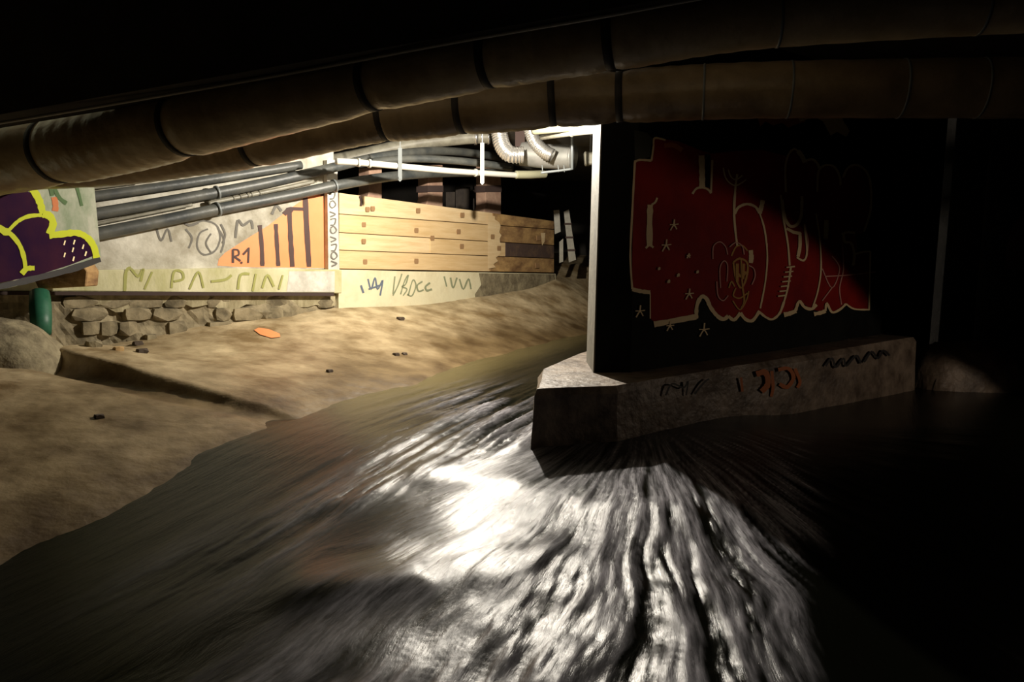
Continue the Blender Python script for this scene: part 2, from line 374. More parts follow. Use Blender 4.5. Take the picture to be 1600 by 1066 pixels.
def water_mat():
    m = bpy.data.materials.new('rushing_water'); m.use_nodes = True; nt = m.node_tree; N = nt.nodes; L = nt.links; b = N['Principled BSDF']
    at1 = N.new('ShaderNodeAttribute'); at1.attribute_name = 'foam'
    def att(n_):
        a_ = N.new('ShaderNodeAttribute'); a_.attribute_name = n_; return a_.outputs['Fac']
    def streak(u, v_):
        cb = N.new('ShaderNodeCombineXYZ'); L.new(att(u), cb.inputs[0]); L.new(att(v_), cb.inputs[1])
        mp = N.new('ShaderNodeMapping'); mp.inputs['Scale'].default_value = (40, 3.2, 1); L.new(cb.outputs[0], mp.inputs[0])
        nz = N.new('ShaderNodeTexNoise'); nz.inputs['Scale'].default_value = 1; nz.inputs['Detail'].default_value = 7; nz.inputs['Roughness'].default_value = .7; L.new(mp.outputs[0], nz.inputs[0])
        return nz.outputs[0]
    nz = N.new('ShaderNodeMix'); nz.data_type = 'FLOAT'; L.new(att('fan'), nz.inputs[0]); L.new(streak('flow_across', 'flow_along'), nz.inputs[2]); L.new(streak('fan_across', 'fan_along'), nz.inputs[3])
    mr = N.new('ShaderNodeMapRange'); mr.inputs[1].default_value = .35; mr.inputs[2].default_value = .75; mr.inputs[3].default_value = .15; mr.inputs[4].default_value = 1.3; L.new(nz.outputs[0], mr.inputs[0])
    mu = N.new('ShaderNodeMath'); mu.operation = 'MULTIPLY'; mu.use_clamp = True; L.new(at1.outputs['Fac'], mu.inputs[0]); L.new(mr.outputs[0], mu.inputs[1])
    mx = N.new('ShaderNodeMix'); mx.data_type = 'RGBA'; mx.inputs[6].default_value = (.005, .005, .003, 1); mx.inputs[7].default_value = (.55, .53, .58, 1)
    sh_ = N.new('ShaderNodeAttribute'); sh_.attribute_name = 'shallow'
    m2 = N.new('ShaderNodeMix'); m2.data_type = 'RGBA'; m2.inputs[6].default_value = (.005, .0055, .003, 1); m2.inputs[7].default_value = (.085, .07, .028, 1)
    L.new(sh_.outputs['Fac'], m2.inputs[0]); L.new(m2.outputs[2], mx.inputs[6])
    L.new(mu.outputs[0], mx.inputs[0]); L.new(mx.outputs[2], b.inputs['Base Color'])
    b.inputs['IOR'].default_value = 1.33; rr_ = N.new('ShaderNodeMapRange'); rr_.inputs[3].default_value = .18; rr_.inputs[4].default_value = .42; L.new(mu.outputs[0], rr_.inputs[0]); L.new(rr_.outputs[0], b.inputs['Roughness'])
    b.inputs['Subsurface Weight'].default_value = 0; b.inputs['Specular IOR Level'].default_value = .4
    bp = N.new('ShaderNodeBump'); bp.inputs['Strength'].default_value = .5; bp.inputs['Distance'].default_value = .0095
    L.new(nz.outputs[0], bp.inputs['Height']); L.new(bp.outputs[0], b.inputs['Normal'])
    return m
water = gridmesh('stream_water', X, Y, Zw, water_mat(), dict(foam=foam, flow_across=fc, flow_along=fl, fan_across=gc, fan_along=gl, fan=wfan, shallow=shal))
tag(water, 'fast dark river water with pale foam streaks rushing past the concrete plinth', 'water', kind='stuff')

# ---- shell: ceiling, outer walls
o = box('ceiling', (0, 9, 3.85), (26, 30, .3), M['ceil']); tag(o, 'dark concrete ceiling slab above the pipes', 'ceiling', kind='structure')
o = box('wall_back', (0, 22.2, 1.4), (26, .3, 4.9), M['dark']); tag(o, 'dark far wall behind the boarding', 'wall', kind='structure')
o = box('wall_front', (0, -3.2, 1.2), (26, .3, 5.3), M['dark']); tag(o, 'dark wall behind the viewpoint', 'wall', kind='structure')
# ---- left wall with the purple piece
LW = Wall((-4.7, 7, 1.5), (1, 0, 0))
P = lambda px, py: onp(px, py, (-4.7, 7, 1.5), Vector((1, 0, 0)))
pts = [P(158, 402), P(100, 421), P(0, 441), P(-160, 470), P(-160, 150), P(130, 150)]
for p in pts[-2:]: p.z = 3.7
pts[-1].y = P(136, 292).y
wl = slab('wall_left', [Vector(p) for p in pts], (-.22, 0, 0), M['greenwall'])
tag(wl, 'green-grey painted concrete wall bearing a purple and yellow graffiti piece', 'wall', kind='structure')
pur = [(-60, 290), (0, 286), (28, 290), (48, 302), (58, 318), (60, 332), (72, 338), (82, 345), (80, 362), (95, 366), (120, 364), (138, 372), (147, 388), (146, 400), (110, 414), (60, 430), (0, 442), (-60, 453)]
patch('graffiti_fill', LW, [pur], M['purple'], wl, .003, 'deep purple paint')
strokes('graffiti_outline', LW, [([(-30, 283), (8, 283), (35, 287), (52, 298), (62, 315), (67, 334)], 11), ([(67, 334), (78, 338), (83, 350), (77, 366)], 12),
    ([(77, 368), (95, 366), (120, 364), (137, 372), (147, 386), (151, 403)], 10), ([(66, 336), (45, 338), (28, 346), (12, 362)], 6), ([(-12, 352), (12, 362), (30, 382), (38, 405), (40, 424)], 7),
    ([(-2, 355), (8, 362), (14, 362)], 11), ([(34, 428), (42, 420), (54, 419)], 8)], M['yellow'], wl, .006, 'bright yellow-green outline')
strokes('graffiti_underline', LW, [([(-60, 460), (0, 448), (60, 434), (110, 421), (157, 405)], 10)], M['ink'], wl, .0045, 'black band along the lower edge')  # shade under the wall's edge, painted as a black stroke
strokes('graffiti_fleck', LW, [([(102 + dx, 376 + dy), (100 + dx, 383 + dy)], 2.2) for dx, dy in ((0, 0), (15, -1), (29, 6), (13, 11), (0, 19), (14, 25), (33, 17))], M['creamline'], wl, .007, 'cream flecks')
strokes('graffiti_drip', LW, [([(84, 290), (92, 308), (104, 318)], 6), ([(120, 292), (124, 306), (128, 322)], 5), ([(76, 286), (80, 296), (82, 306)], 7)], M['darkgreen'], wl, .004, 'dark green brush marks')
strokes('graffiti_smudge', LW, [([(85, 308), (87, 322), (86, 330)], 9)], M['burnt'], wl, .0035, 'rusty red smudge')
# ---- back-left wall : plaster, ledge, rubble, orange triangle
A0 = at(60, 400, 8.6); B0 = at(527, 400, 11.5)
dAB = Vector((B0.x - A0.x, B0.y - A0.y, 0)).normalized(); nAB = Vector((dAB.y, -dAB.x, 0))
WB = Wall((A0.x, A0.y, 1.5), nAB)
q = lambda px, py: onp(px, py, WB.p0, WB.n)
lowL, lowR = q(40, 600), q(527, 520)
a, b = q(40, 425), q(523, 420)
wb = slab('wall_rear', [Vector((a.x, a.y, a.z)), Vector((b.x, b.y, b.z)), Vector((b.x, b.y, 3.7)), Vector((a.x, a.y, 3.7))], -nAB * .3, M['plaster'])
tag(wb, 'stained pale plaster wall carrying the orange triangle', 'wall', kind='structure')
# ledge beam
le = [q(-10, 424), q(340, 419), q(527, 421), q(527, 458), q(330, 457), q(120, 455), q(-10, 455)]
led = slab('trim_ledge', [p + nAB * .13 for p in le], -nAB * .4, M['ledge'], None)
tag(led, 'protruding concrete ledge with mossy green scrawls below the orange triangle', 'ledge', kind='structure'); bevel(led, .012)
LD = Wall(WB.p0 + nAB * .13, nAB)
patch('white_patch', LD, [[(452, 424), (523, 424), (523, 456), (448, 456)]], M['white'], led, .003, 'fresh white paint')
# dark line under the ledge
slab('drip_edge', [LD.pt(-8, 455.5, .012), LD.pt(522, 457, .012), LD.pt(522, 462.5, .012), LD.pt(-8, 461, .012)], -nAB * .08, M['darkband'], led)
strokes('green_scrawl', LD, [([(195, 455), (197, 425), (205, 418)], 5), ([(205, 420), (216, 432), (224, 420), (220, 440)], 4), ([(226, 452), (238, 425)], 3), ([(268, 450), (272, 425), (284, 425), (286, 436), (272, 440)], 4),
    ([(296, 452), (310, 425), (318, 450)], 3.5), ([(330, 440), (352, 437), (362, 430)], 4), ([(372, 452), (376, 430), (390, 428)], 4), ([(395, 455), (400, 428)], 3), ([(410, 450), (418, 430), (428, 448)], 4), ([(436, 452), (442, 430)], 3)], M['moss_ink'], led, .004, 'mossy green spray scrawls')
# rubble footing
def rough_wall(name, top, bot, nrm, m, depth, parent=None, nx=70, nz=16, label=None):
    """two picture polylines -> bumpy wall between them"""
    v = []; 
    for j in range(nz + 1):
        for i in range(nx + 1):
            s = i / nx; a_ = top(s); b_ = bot(s); p = a_.lerp(b_, j / nz)
            h = float(fbm(np.array([s * 14.]), np.array([j / nz * 4.]), 4)[0])
            v.append(p + nrm * (depth * h + .10 * j / nz))
    f = [(j * (nx + 1) + i, j * (nx + 1) + i + 1, (j + 1) * (nx + 1) + i + 1, (j + 1) * (nx + 1) + i) for j in range(nz) for i in range(nx)]
    return mesh(name, v, f, m, parent)
rt = lambda s: q(-20 + 547 * s, 452 + 2 * s)
def rb(s):
    p = q(-20 + 547 * s, 470); return Vector((p.x, p.y, p.z - 1.1))
foot = rough_wall('wall_footing', rt, rb, nAB, M['rubble'], .12)
tag(foot, 'crumbling rubble stone footing under the mossy ledge', 'wall', kind='structure')
def rock(name, c, s, m, parent, seed):
    rr = random.Random(seed); bm = bmesh.new(); bmesh.ops.create_cube(bm, size=2); bmesh.ops.subdivide_edges(bm, edges=bm.edges[:], cuts=1)
    for vv in bm.verts: vv.co *= (1.0 if sum(abs(c_) > .5 for c_ in vv.co) < 3 else .84)
    for vv in bm.verts:
        vv.co *= 1 + rr.uniform(-.12, .12)
    me = bpy.data.meshes.new(name); bm.to_mesh(me); bm.free()
    ang = math.atan2(dAB.y, dAB.x)
    for vv in me.vertices:
        p = Vector((vv.co.x * s[0], vv.co.y * s[1], vv.co.z * s[2])); p.rotate(Matrix.Rotation(ang + rr.uniform(-.15, .15) * 0, 3, 'Z'))
        vv.co = p + (Vector(c) if parent else Vector((0, 0, 0)))
    o = link(name, me, m, parent)
    if parent is None: o.location = c
    return o
k = 0
for row, (y0, y1) in enumerate(((464, 480), (482, 500), (503, 522), (524, 540))):
    x = 100 + 13 * row
    while x < 500 - 70 * row:
        wd = random.uniform(22, 50); py = y0 + random.uniform(2, 8)
        p = q(x + wd / 2, (y0 + y1) / 2); sc = p.y / FPX
        if random.random() < .5:
            rock('stone', p + nAB * (-.045 + .03 * row), (wd * .50 * sc, .10, (y1 - y0) * .56 * sc), M['rubble'], foot, k)
        k += 1; x += wd + 3
FB = Wall(WB.p0 + nAB * .05, nAB)
band = [(118, 460), (524, 461), (524, 478)] + [(x, 478 + 5 * math.sin(x * .11) + 6 * math.sin(x * .037 + 1)) for x in range(505, 118, -12)]
slab('render_band', [FB.pt(x, y, 0) for x, y in band], -nAB * .12, M['ledge2'], foot)['label'] = 'pale yellowish render under the ledge'
# scrawls on plaster
strokes('grey_scrawl', WB, [([(300, 352), (318, 345), (338, 352), (344, 372), (336, 392), (318, 398), (308, 385), (312, 365), (325, 358)], 3), ([(340, 356), (350, 375), (345, 395)], 3), ([(290, 358), (300, 372), (295, 388)], 3),
    ([(245, 358), (252, 376), (262, 358), (268, 378)], 3), ([(330, 395), (322, 380), (330, 365)], 2.5), ([(368, 372), (372, 345), (380, 352), (392, 345), (395, 358)], 4), ([(345, 350), (352, 366), (348, 380)], 3),
    ([(425, 335), (432, 322), (440, 330)], 4), ([(285, 345), (296, 352), (310, 348)], 4)], M['grey_ink'], wb, .003, 'grey spray scrawls')
tri = [(340, 415), (342, 405), (352, 395), (378, 378), (420, 352), (455, 325), (480, 307), (497, 301), (509, 302), (510, 419), (370, 417)]
patch('orange_triangle', WB, [tri], M['orange'], wb, .003, 'bright orange painted triangle')
strokes('stripe', WB, [([(406, 352), (409, 385), (410, 416)], 7), ([(431, 350), (433, 385), (435, 416)], 6), ([(452, 325), (454, 370), (457, 417)], 7.5), ([(477, 303), (479, 350), (483, 417)], 7.5), ([(453, 326), (477, 327)], 5),
    ([(444, 335), (452, 327), (458, 330)], 7), ([(496, 302), (503, 302), (504, 306)], 6), ([(508, 302), (510, 360), (512, 419)], 4.5)], M['maroon'], wb, .006, 'dark maroon stripes across the orange triangle')
strokes('lettering', WB, [([(364, 411), (364, 390)], 3.5), ([(364, 390), (372, 391), (373, 398), (366, 401)], 2.8), ([(366, 401), (376, 408)], 3), ([(380, 398), (389, 388)], 3), ([(389, 387), (388, 411)], 3.2), ([(376, 410), (379, 411)], 3)], M['maroon'], wb, .008, 'hand-painted letters on the orange triangle')
# ---- text post
a, b = q(512, 300), q(528, 300); bb = q(528, 455)
def faceq(px, py, off): return onp(px, py, WB.p0 + nAB * off, nAB)
post = slab('trim_pilaster', [faceq(511, 250, .10), faceq(527, 250, .10), faceq(531, 458, .10), faceq(513, 422, .10)], -nAB * .25, M['white'])
tag(post, 'narrow white pilaster covered in black lettering beside the orange triangle', 'pilaster', kind='structure')
PW = Wall(WB.p0 + nAB * .10, nAB)
let = []
for i, cy in enumerate((306, 320, 334, 347, 360, 373, 387, 400, 411)):
    x = 519 + (cy - 300) * .03
    if i % 3 == 0: let.append(([(x - 4, cy - 4), (x + 4, cy - 5), (x + 2, cy + 4), (x - 4, cy + 5)], 2))
    elif i % 3 == 1: let.append(([(x - 4, cy - 4), (x + 1, cy - 6), (x + 5, cy), (x, cy + 5), (x - 4, cy + 2), (x - 4, cy - 3)], 2))
    else: let.append(([(x - 5, cy - 3), (x + 4, cy + 1), (x - 4, cy + 5)], 2.2))
strokes('lettering', PW, let, M['grey_ink'], post, .004, 'column of dark hand-sprayed letters')
# ---- planked boarding
P0 = B0.copy(); P1 = at(865, 400, 16.9)
dP = Vector((P1.x - P0.x, P1.y - P0.y, 0)).normalized(); nP = Vector((dP.y, -dP.x, 0))
PL = Wall((P0.x, P0.y, 1.5), nP)
r_ = lambda px, py, off=0.0: onp(px, py, PL.p0 + PL.n * off, PL.n)
base = slab('wall_plinth', [r_(529, 421, .04), r_(640, 424, .04), r_(770, 426, .04), r_(868, 428, .04), r_(870, 470, .04), r_(529, 520, .04)], -nP * .35, M['cream'])
tag(base, 'cream painted low wall below the wooden boarding', 'wall', kind='structure')
BW = Wall(PL.p0 + nP * .04, nP)
patch('bare_concrete', BW, [[(748, 427), (867, 428.5), (869, 466), (744, 480), (742, 460), (752, 445)]], M['stone'], base, .004, 'bare brown concrete past the cream paint')
strokes('blue_scrawl', BW, [([(575, 436), (580, 452), (586, 434), (590, 452), (598, 438), (594, 462)], 2.6), ([(564, 446), (568, 458)], 3), ([(576, 452), (588, 448), (598, 444)], 2.6)], M['blue_ink'], base, .004, 'blue-grey scribbled tag')
strokes('green_scrawl', BW, [([(617, 432), (614, 460)], 2), ([(614, 462), (622, 446), (628, 428)], 2), ([(626, 460), (632, 440), (638, 430), (634, 444), (628, 448), (636, 452), (630, 462)], 2), ([(638, 462), (645, 438), (650, 446), (644, 462), (636, 460)], 2),
    ([(660, 440), (652, 446), (654, 455), (662, 453)], 2.4), ([(672, 442), (665, 448), (667, 454), (675, 452)], 3)], M['green_ink'], base, .004, 'green-grey sprayed letters')
strokes('faded_scrawl', BW, [([(694, 432), (698, 448)], 2.5), ([(704, 434), (708, 450), (714, 434)], 2.5), ([(718, 436), (724, 452), (732, 436), (736, 452)], 2.5)], M['green_ink'], base, .0035, 'faded pale scribble')
bd = empty('wooden_boarding', r_(700, 424), 'wall of broad raw wooden planks, stained dark at its far end', 'boarding')
def ylines(x):
    t = (x - 530) / 335.
    return [301 + 44 * t, 334.5 + 24 * t, 363.5 + 20 * t, 391 + 13 * t, 420.5 + 6 * t]
rows = [([530, 770, 866], ['wood2', 'darkwood']), ([530, 775, 866], ['wood', 'darkwood']), ([530, 672, 790, 866], ['wood2', 'wood', 'greywood']), ([530, 765, 866], ['wood', 'darkwood'])]
for j, (xs_, ms) in enumerate(rows):
    for i in range(len(xs_) - 1):
        x0, x1 = xs_[i] + .3, xs_[i + 1] - .3; y0a, y1a = ylines(x0)[j] + .5, ylines(x0)[j + 1] - .5; y0b, y1b = ylines(x1)[j] + .5, ylines(x1)[j + 1] - .5
        off = .06 + .012 * ((j + i) % 2)
        slab('plank', [r_(x0, y0a, off), r_(x1, y0b, off), r_(x1, y1b, off), r_(x0, y1a, off)], -nP * .05, M[ms[i]], bd, .006)
# backing behind the joints
slab('backing_board', [r_(531, 305, .005), r_(864, 349, .005), r_(864, 425, .005), r_(531, 419, .005)], -nP * .03, M['darkband'], bd)
for (x, y) in [(575, 327), (583, 326), (654, 329), (723, 336), (569, 351), (651, 360), (717, 362), (569, 377), (676, 372), (722, 385), (571, 409), (651, 408), (770, 370), (780, 388), (842, 372), (840, 415)]:
    s = 2.6
    slab('bolt_head', [r_(x - s, y - s * 1.4, .083), r_(x + s, y - s * 1.4, .083), r_(x + s * 1.2, y, .083), r_(x + s, y + s * 1.5, .083), r_(x - s, y + s * 1.5, .083), r_(x - s * 1.2, y, .083)], -nP * .015, M['knot'], bd)
strokes('split', PL, [([(563, 306), (565, 315), (564, 322)], 3.5)], M['darkband'], bd, .078, 'dark split in the top plank')
patch('peeling_paint', PL, [[(762, 336)] + [(772 + 12 * math.sin((y - 336) / 26) + random.uniform(-4, 5), y) for y in range(338, 422, 5)] + [(762, 420)]], M['wood2'], bd, .079, 'pale ragged peeling patch')
patch('yellow_fleck', PL, [[(845, 364), (852, 364), (851, 378), (847, 384)]], M['yellow'] if False else M['wood2'], bd, .079, 'pale yellow fleck')
# posts above the boarding
for i, (x0, x1, yt, yb, lab) in enumerate([(577, 597, 262, 313, 'short pinkish post above the left end of the boarding'), (669, 692, 258, 324, 'pinkish post with dark band above the middle of the boarding'), (759, 783, 258, 335, 'pinkish post with dark band above the far part of the boarding')]):
    off = -.15
    e = empty('timber_post', r_((x0 + x1) / 2, yb, off), lab, 'post', 'posts above the boarding')
    slab('shaft', [r_(x0, yt, off), r_(x1, yt, off), r_(x1, yb, off), r_(x0 - 4, yb, off), r_(x0, yb - 14, off)], -nP * .25, M['post'], e, .01)
    if i: slab('band', [r_(x0 - .8, 290, off + .012), r_(x1 + .8, 290, off + .012), r_(x1 + .8, 300, off + .012), r_(x0 - .8, 300, off + .012)], -nP * .27, M['darkband'], e)  # pipe shadow across the post, modelled as a dark band
for i, (x0, x1, y0, y1) in enumerate([(704, 711, 300, 326), (719, 735, 292, 328), (746, 757, 290, 331)]):
    off = -.8
    o = slab('dim_post', [r_(x0, y0, off), r_(x1, y0, off), r_(x1, y1, off), r_(x0, y1, off)], -nP * .12, M['soot'])
    tag(o, ['thin dim grey post, leftmost of three in the dark gap above the boarding', 'broad dim grey post, middle of three in the dark gap above the boarding', 'dim grey post just left of the pinkish far post in the dark gap'][i], 'post', 'dim posts in the dark gap')
# leaning boards right of the boarding
for i, (pl, lab) in enumerate([([(865, 329), (874, 328), (876, 362), (867, 366)], 'short pale board leaning at the far end of the boarding'),
        ([(881, 331), (889, 327), (900, 406), (889, 410)], 'tall pale board with dark breaks leaning right of the boarding'),
        ([(874, 378), (880, 373), (880, 409), (874, 411)], 'thin grey stick between the two leaning pale boards')]):
    Yd = 16.4
    o = slab('leaning_board', [at(x, y, Yd) for x, y in pl], (0, .05, 0), M['palepipe']); tag(o, lab, 'board', 'boards leaning past the boarding')
    if i == 1:
        for (y, xa, xb) in ((350, 882, 893), (371, 884, 896), (391, 887, 899)):
            slab('dark_tie', [at(xa, y - 1.5, Yd - .02), at(xb, y - 1.5, Yd - .02), at(xb, y + 1.5, Yd - .02), at(xa, y + 1.5, Yd - .02)], (0, .09, 0), M['darkband'], o)
box('boulder_', (0, 0, -5), (.1, .1, .1), M['dark']) if False else None

# ---------------------------------------------------------------- pier wall
uD = Vector((math.sin(R(53.7)), math.cos(R(53.7)), 0)); vD = Vector((-uD.y, uD.x, 0)); nM = -vD
FY = 6.8
K0 = at(932, 480, FY); K1 = at(988, 480, FY)
col = [Vector((K0.x, FY, 0)), Vector((K1.x, FY, 0))]
LEN = 4.55
mEnd = col[1] + uD * LEN
thick = .34
back1 = mEnd + vD * thick
inter = Vector((K0.x, 7.45, 0))
foot_ = [col[0], col[1], mEnd, back1, Vector((K0.x + .35, 7.45, 0)), inter]
def prism(name, poly, z0, z1, m, parent=None, bv=0):
    return slab(name, [Vector((p.x, p.y, z0)) for p in poly], (0, 0, z1 - z0), m, parent, bv)
pier = empty('pier_wall', (col[0].x, FY, .4), 'black painted concrete pier wall bearing a large red graffiti mural', 'pier')
body = prism('body', foot_, .36, 3.7, M['pier'], pier)
# bare lit side of the end column
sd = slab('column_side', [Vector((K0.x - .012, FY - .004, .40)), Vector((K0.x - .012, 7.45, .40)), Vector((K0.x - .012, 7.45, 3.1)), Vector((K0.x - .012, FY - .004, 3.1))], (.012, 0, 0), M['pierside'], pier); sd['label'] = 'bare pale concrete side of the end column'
# give body verts a second look: front slit joint
MW = Wall((col[1].x, col[1].y, 1.5), nM)
redp = [(1022, 215), (1060, 221), (1095, 235), (1112, 240), (1150, 236), (1190, 234), (1226, 243), (1230, 246), (1236, 236), (1246, 234), (1256, 250), (1270, 250), (1279, 262), (1292, 258), (1306, 262), (1314, 276), (1319, 272), (1326, 262), (1340, 258), (1355, 270), (1361, 295), (1360, 330), (1352, 362), (1338, 368), (1340, 393), (1360, 393), (1358, 484),
        (1335, 482), (1322, 474), (1312, 484), (1300, 490), (1292, 474), (1286, 487), (1268, 484), (1250, 470), (1243, 485), (1226, 490), (1219, 490), (1205, 498), (1197, 494), (1187, 488), (1175, 500), (1165, 498), (1156, 489), (1147, 499), (1138, 493), (1130, 498), (1120, 492), (1110, 480), (1103, 465), (1096, 463), (1090, 475), (1085, 492), (1022, 503), (1016, 498), (1016, 456), (987, 452), (991, 252), (1018, 250)]
patch('red_field', MW, [redp], M['red'], pier, .003, 'deep red paint field')
ST = [([(988, 452), (985, 400), (988, 330), (992, 253)], 3), ([(991, 253), (1000, 250), (1018, 251)], 3.5), ([(1018, 251), (1021, 230), (1023, 216), (1040, 219)], 3),
      ([(988, 452), (1000, 455), (1016, 457)], 6), ([(1016, 457), (1016, 498)], 1.6),
      ([(1096, 243), (1097, 268), (1097, 294)], 9), ([(1082, 303), (1088, 295), (1097, 293), (1106, 296), (1111, 302)], 3.5), ([(1111, 302), (1113, 250)], 3.2),
      ([(1016, 320), (1015, 350), (1015, 385)], 9), ([(1018, 320), (1024, 316), (1027, 309)], 3), ([(1009, 388), (1015, 383), (1021, 387)], 3.5),
      ([(1152, 272), (1149, 295), (1147, 330), (1149, 360), (1152, 384)], 3.4), ([(1130, 262), (1135, 280), (1149, 290), (1166, 281)], 2), ([(1138, 265), (1142, 276), (1150, 281), (1160, 274)], 2),
      ([(1148, 334), (1154, 324), (1167, 319), (1180, 323), (1187, 333)], 4.2), ([(1187, 334), (1190, 322), (1192, 313)], 6.5), ([(1187, 333), (1195, 360), (1199, 400), (1196, 440), (1188, 482)], 2.6),
      ([(1022, 507), (1050, 502), (1088, 495)], 8.5), ([(1088, 498), (1089, 478), (1096, 464), (1104, 467), (1110, 480), (1120, 493), (1130, 499), (1138, 494)], 6), ([(1138, 494), (1147, 500), (1157, 489)], 5), ([(1157, 489), (1165, 499), (1176, 501), (1187, 486)], 5),
      ([(1187, 488), (1197, 496), (1207, 499), (1218, 490), (1225, 472)], 3.6), ([(1225, 472), (1231, 450), (1236, 416)], 3),
      ([(1220, 305), (1224, 340), (1231, 380), (1234, 415)], 2.8), ([(1222, 312), (1226, 338), (1234, 353), (1245, 351), (1252, 336), (1253, 306)], 4.5), ([(1229, 357), (1240, 363), (1251, 365)], 4.5, 1), ([(1250, 364), (1250, 385), (1247, 401)], 5), ([(1245, 402), (1256, 407), (1261, 392), (1257, 350)], 3),
      ([(1275, 333), (1281, 372), (1283, 420), (1278, 455), (1270, 480)], 2.2), ([(1291, 344), (1291, 358), (1290, 373)], 7.5), ([(1315, 366), (1324, 363), (1336, 364)], 4), ([(1318, 366), (1320, 378), (1330, 380), (1335, 398), (1333, 415)], 4), ([(1336, 397), (1348, 394), (1360, 393)], 3), ([(1360, 393), (1359, 440), (1358, 485)], 2.6),
      ([(1228, 300), (1227, 262), (1233, 240), (1242, 233), (1250, 240)], 3), ([(1247, 236), (1253, 244), (1258, 254)], 7), ([(1258, 252), (1268, 249), (1276, 254), (1281, 263)], 4), ([(1277, 300), (1279, 268), (1290, 258), (1304, 261), (1312, 276), (1313, 290)], 3.4), ([(1317, 277), (1325, 262), (1340, 258), (1355, 270), (1361, 295), (1360, 330), (1350, 362)], 3.6),
      ([(1225, 492), (1234, 490), (1244, 486)], 7), ([(1243, 486), (1249, 471), (1257, 480), (1268, 483), (1276, 476)], 4.5), ([(1272, 491), (1282, 489), (1290, 486)], 6), ([(1290, 486), (1292, 474), (1300, 488), (1312, 484), (1322, 475)], 3.4), ([(1322, 475), (1335, 483), (1358, 484)], 2.4)]
for cx_, cy_, s in ((1053, 352, 9), (1041, 384, 10), (1077, 460, 9), (1000, 487, 10), (1047, 510, 8), (1100, 516, 11), (1076, 400, 4), (1060, 430, 3), (1045, 440, 3), (1030, 420, 2.5), (1090, 425, 2.5)):
    ST += [([(cx_ + 1, cy_ - s), (cx_, cy_)], 2.2), ([(cx_ - s * .6, cy_ + s * .9), (cx_, cy_), (cx_ + s * .5, cy_ + s * .7)], 2), ([(cx_ - s * .7, cy_ - s * .1), (cx_, cy_ - 1), (cx_ + s * .8, cy_ - s * .2)], 1.6)]
for i in range(7):
    x, y = 1236 - i * 2.2, 419 + i * 7.5; ST.append(([(x - 7, y - 1), (x + 6, y - 2.5)], 2.2))
strokes('cream_line', MW, ST, M['creamline'], pier, .007, 'cream outline strokes of the mural')
PK = [([(1150, 300), (1148, 340)], 1.4), ([(1199, 380), (1198, 430)], 1.6), ([(1258, 350), (1263, 380), (1260, 400)], 1.6), ([(1285, 420), (1300, 450), (1312, 420), (1300, 400)], 1.5), ([(1316, 380), (1318, 420), (1312, 450), (1315, 476)], 1.8), ([(1290, 432), (1325, 430), (1368, 425)], 1.5), ([(1285, 470), (1300, 450)], 1.5),
      ([(1114, 405), (1115, 385), (1125, 378), (1134, 386), (1137, 398)], 1.6), ([(1126, 450), (1125, 420), (1131, 408), (1137, 415), (1136, 440)], 1.6), ([(1120, 440), (1122, 462), (1130, 470), (1138, 462)], 1.6), ([(1140, 386), (1150, 379), (1160, 385), (1163, 398)], 1.6), ([(1170, 415), (1178, 420), (1180, 432), (1175, 445)], 1.6)]
strokes('pink_line', MW, PK, M['pinkline'], pier, .0075, 'thin pink strokes')
OC = [([(1143, 400), (1150, 386), (1160, 384), (1168, 392)], 2.4), ([(1146, 410), (1150, 435), (1158, 450), (1166, 435), (1168, 412), (1156, 404), (1146, 410)], 3), ([(1150, 425), (1158, 432), (1166, 425)], 4), ([(1158, 405), (1160, 445), (1163, 470), (1158, 482)], 2.6), ([(1150, 450), (1146, 462), (1156, 466), (1168, 458)], 2.2), ([(1139, 450), (1143, 440), (1148, 448)], 2.2), ([(1145, 470), (1156, 484), (1166, 470), (1170, 455)], 2), ([(1152, 412), (1152, 440)], 5), ([(1162, 412), (1161, 436)], 4)]
strokes('ochre_scribble', MW, OC, M['ochre'], pier, .008, 'ochre doodle inside the mural')
strokes('yellow_dash', MW, [([(1173, 391), (1174, 402), (1173, 411)], 7)], M['creamline'], pier, .0085)
patch('black_gap', MW, [[(1102, 240), (1110, 242), (1109, 294), (1102, 292)]], M['pier'], pier, .0065, 'black gap')
patch('upper_piece', MW, [[(1180, 172), (1262, 170), (1258, 190), (1240, 196), (1232, 200), (1222, 192), (1208, 196), (1196, 190), (1188, 198)]], M['burnt'], pier, .003, 'burnt orange paint fragment at the top')
patch('upper_cream', MW, [[(1240, 172), (1312, 168), (1318, 190), (1328, 205), (1322, 214), (1308, 206), (1298, 212), (1286, 190), (1276, 184), (1262, 186), (1250, 190)]], M['creamline'], pier, .0034, 'cream paint fragment at the top')
patch('dull_patch', MW, [[(991, 203), (1012, 208), (1019, 216), (1015, 246), (992, 249)]], M['palegreen'], pier, .003, 'dull green-grey patch')
strokes('orange_stroke', MW, [([(1038, 228), (1052, 227), (1066, 235)], 7)], M['burnt'], pier, .008, 'orange highlight stroke')
# ---- plinth
zc = .42
c1 = atz(835, 608, zc); c2 = atz(965, 604, zc); 
pl = [c1, c2, c2 + uD * 5.2, c2 + uD * 5.2 + vD * 1.2, Vector((1.5, 8.9, 0)), Vector((.86, 8.3, 0)), Vector((.28, 7.05, 0))]
def ptop(p): return zc + .03 * max(0, (p - c2).dot(uD)) + 0.0
v = []; n = len(pl)
NZ = 5
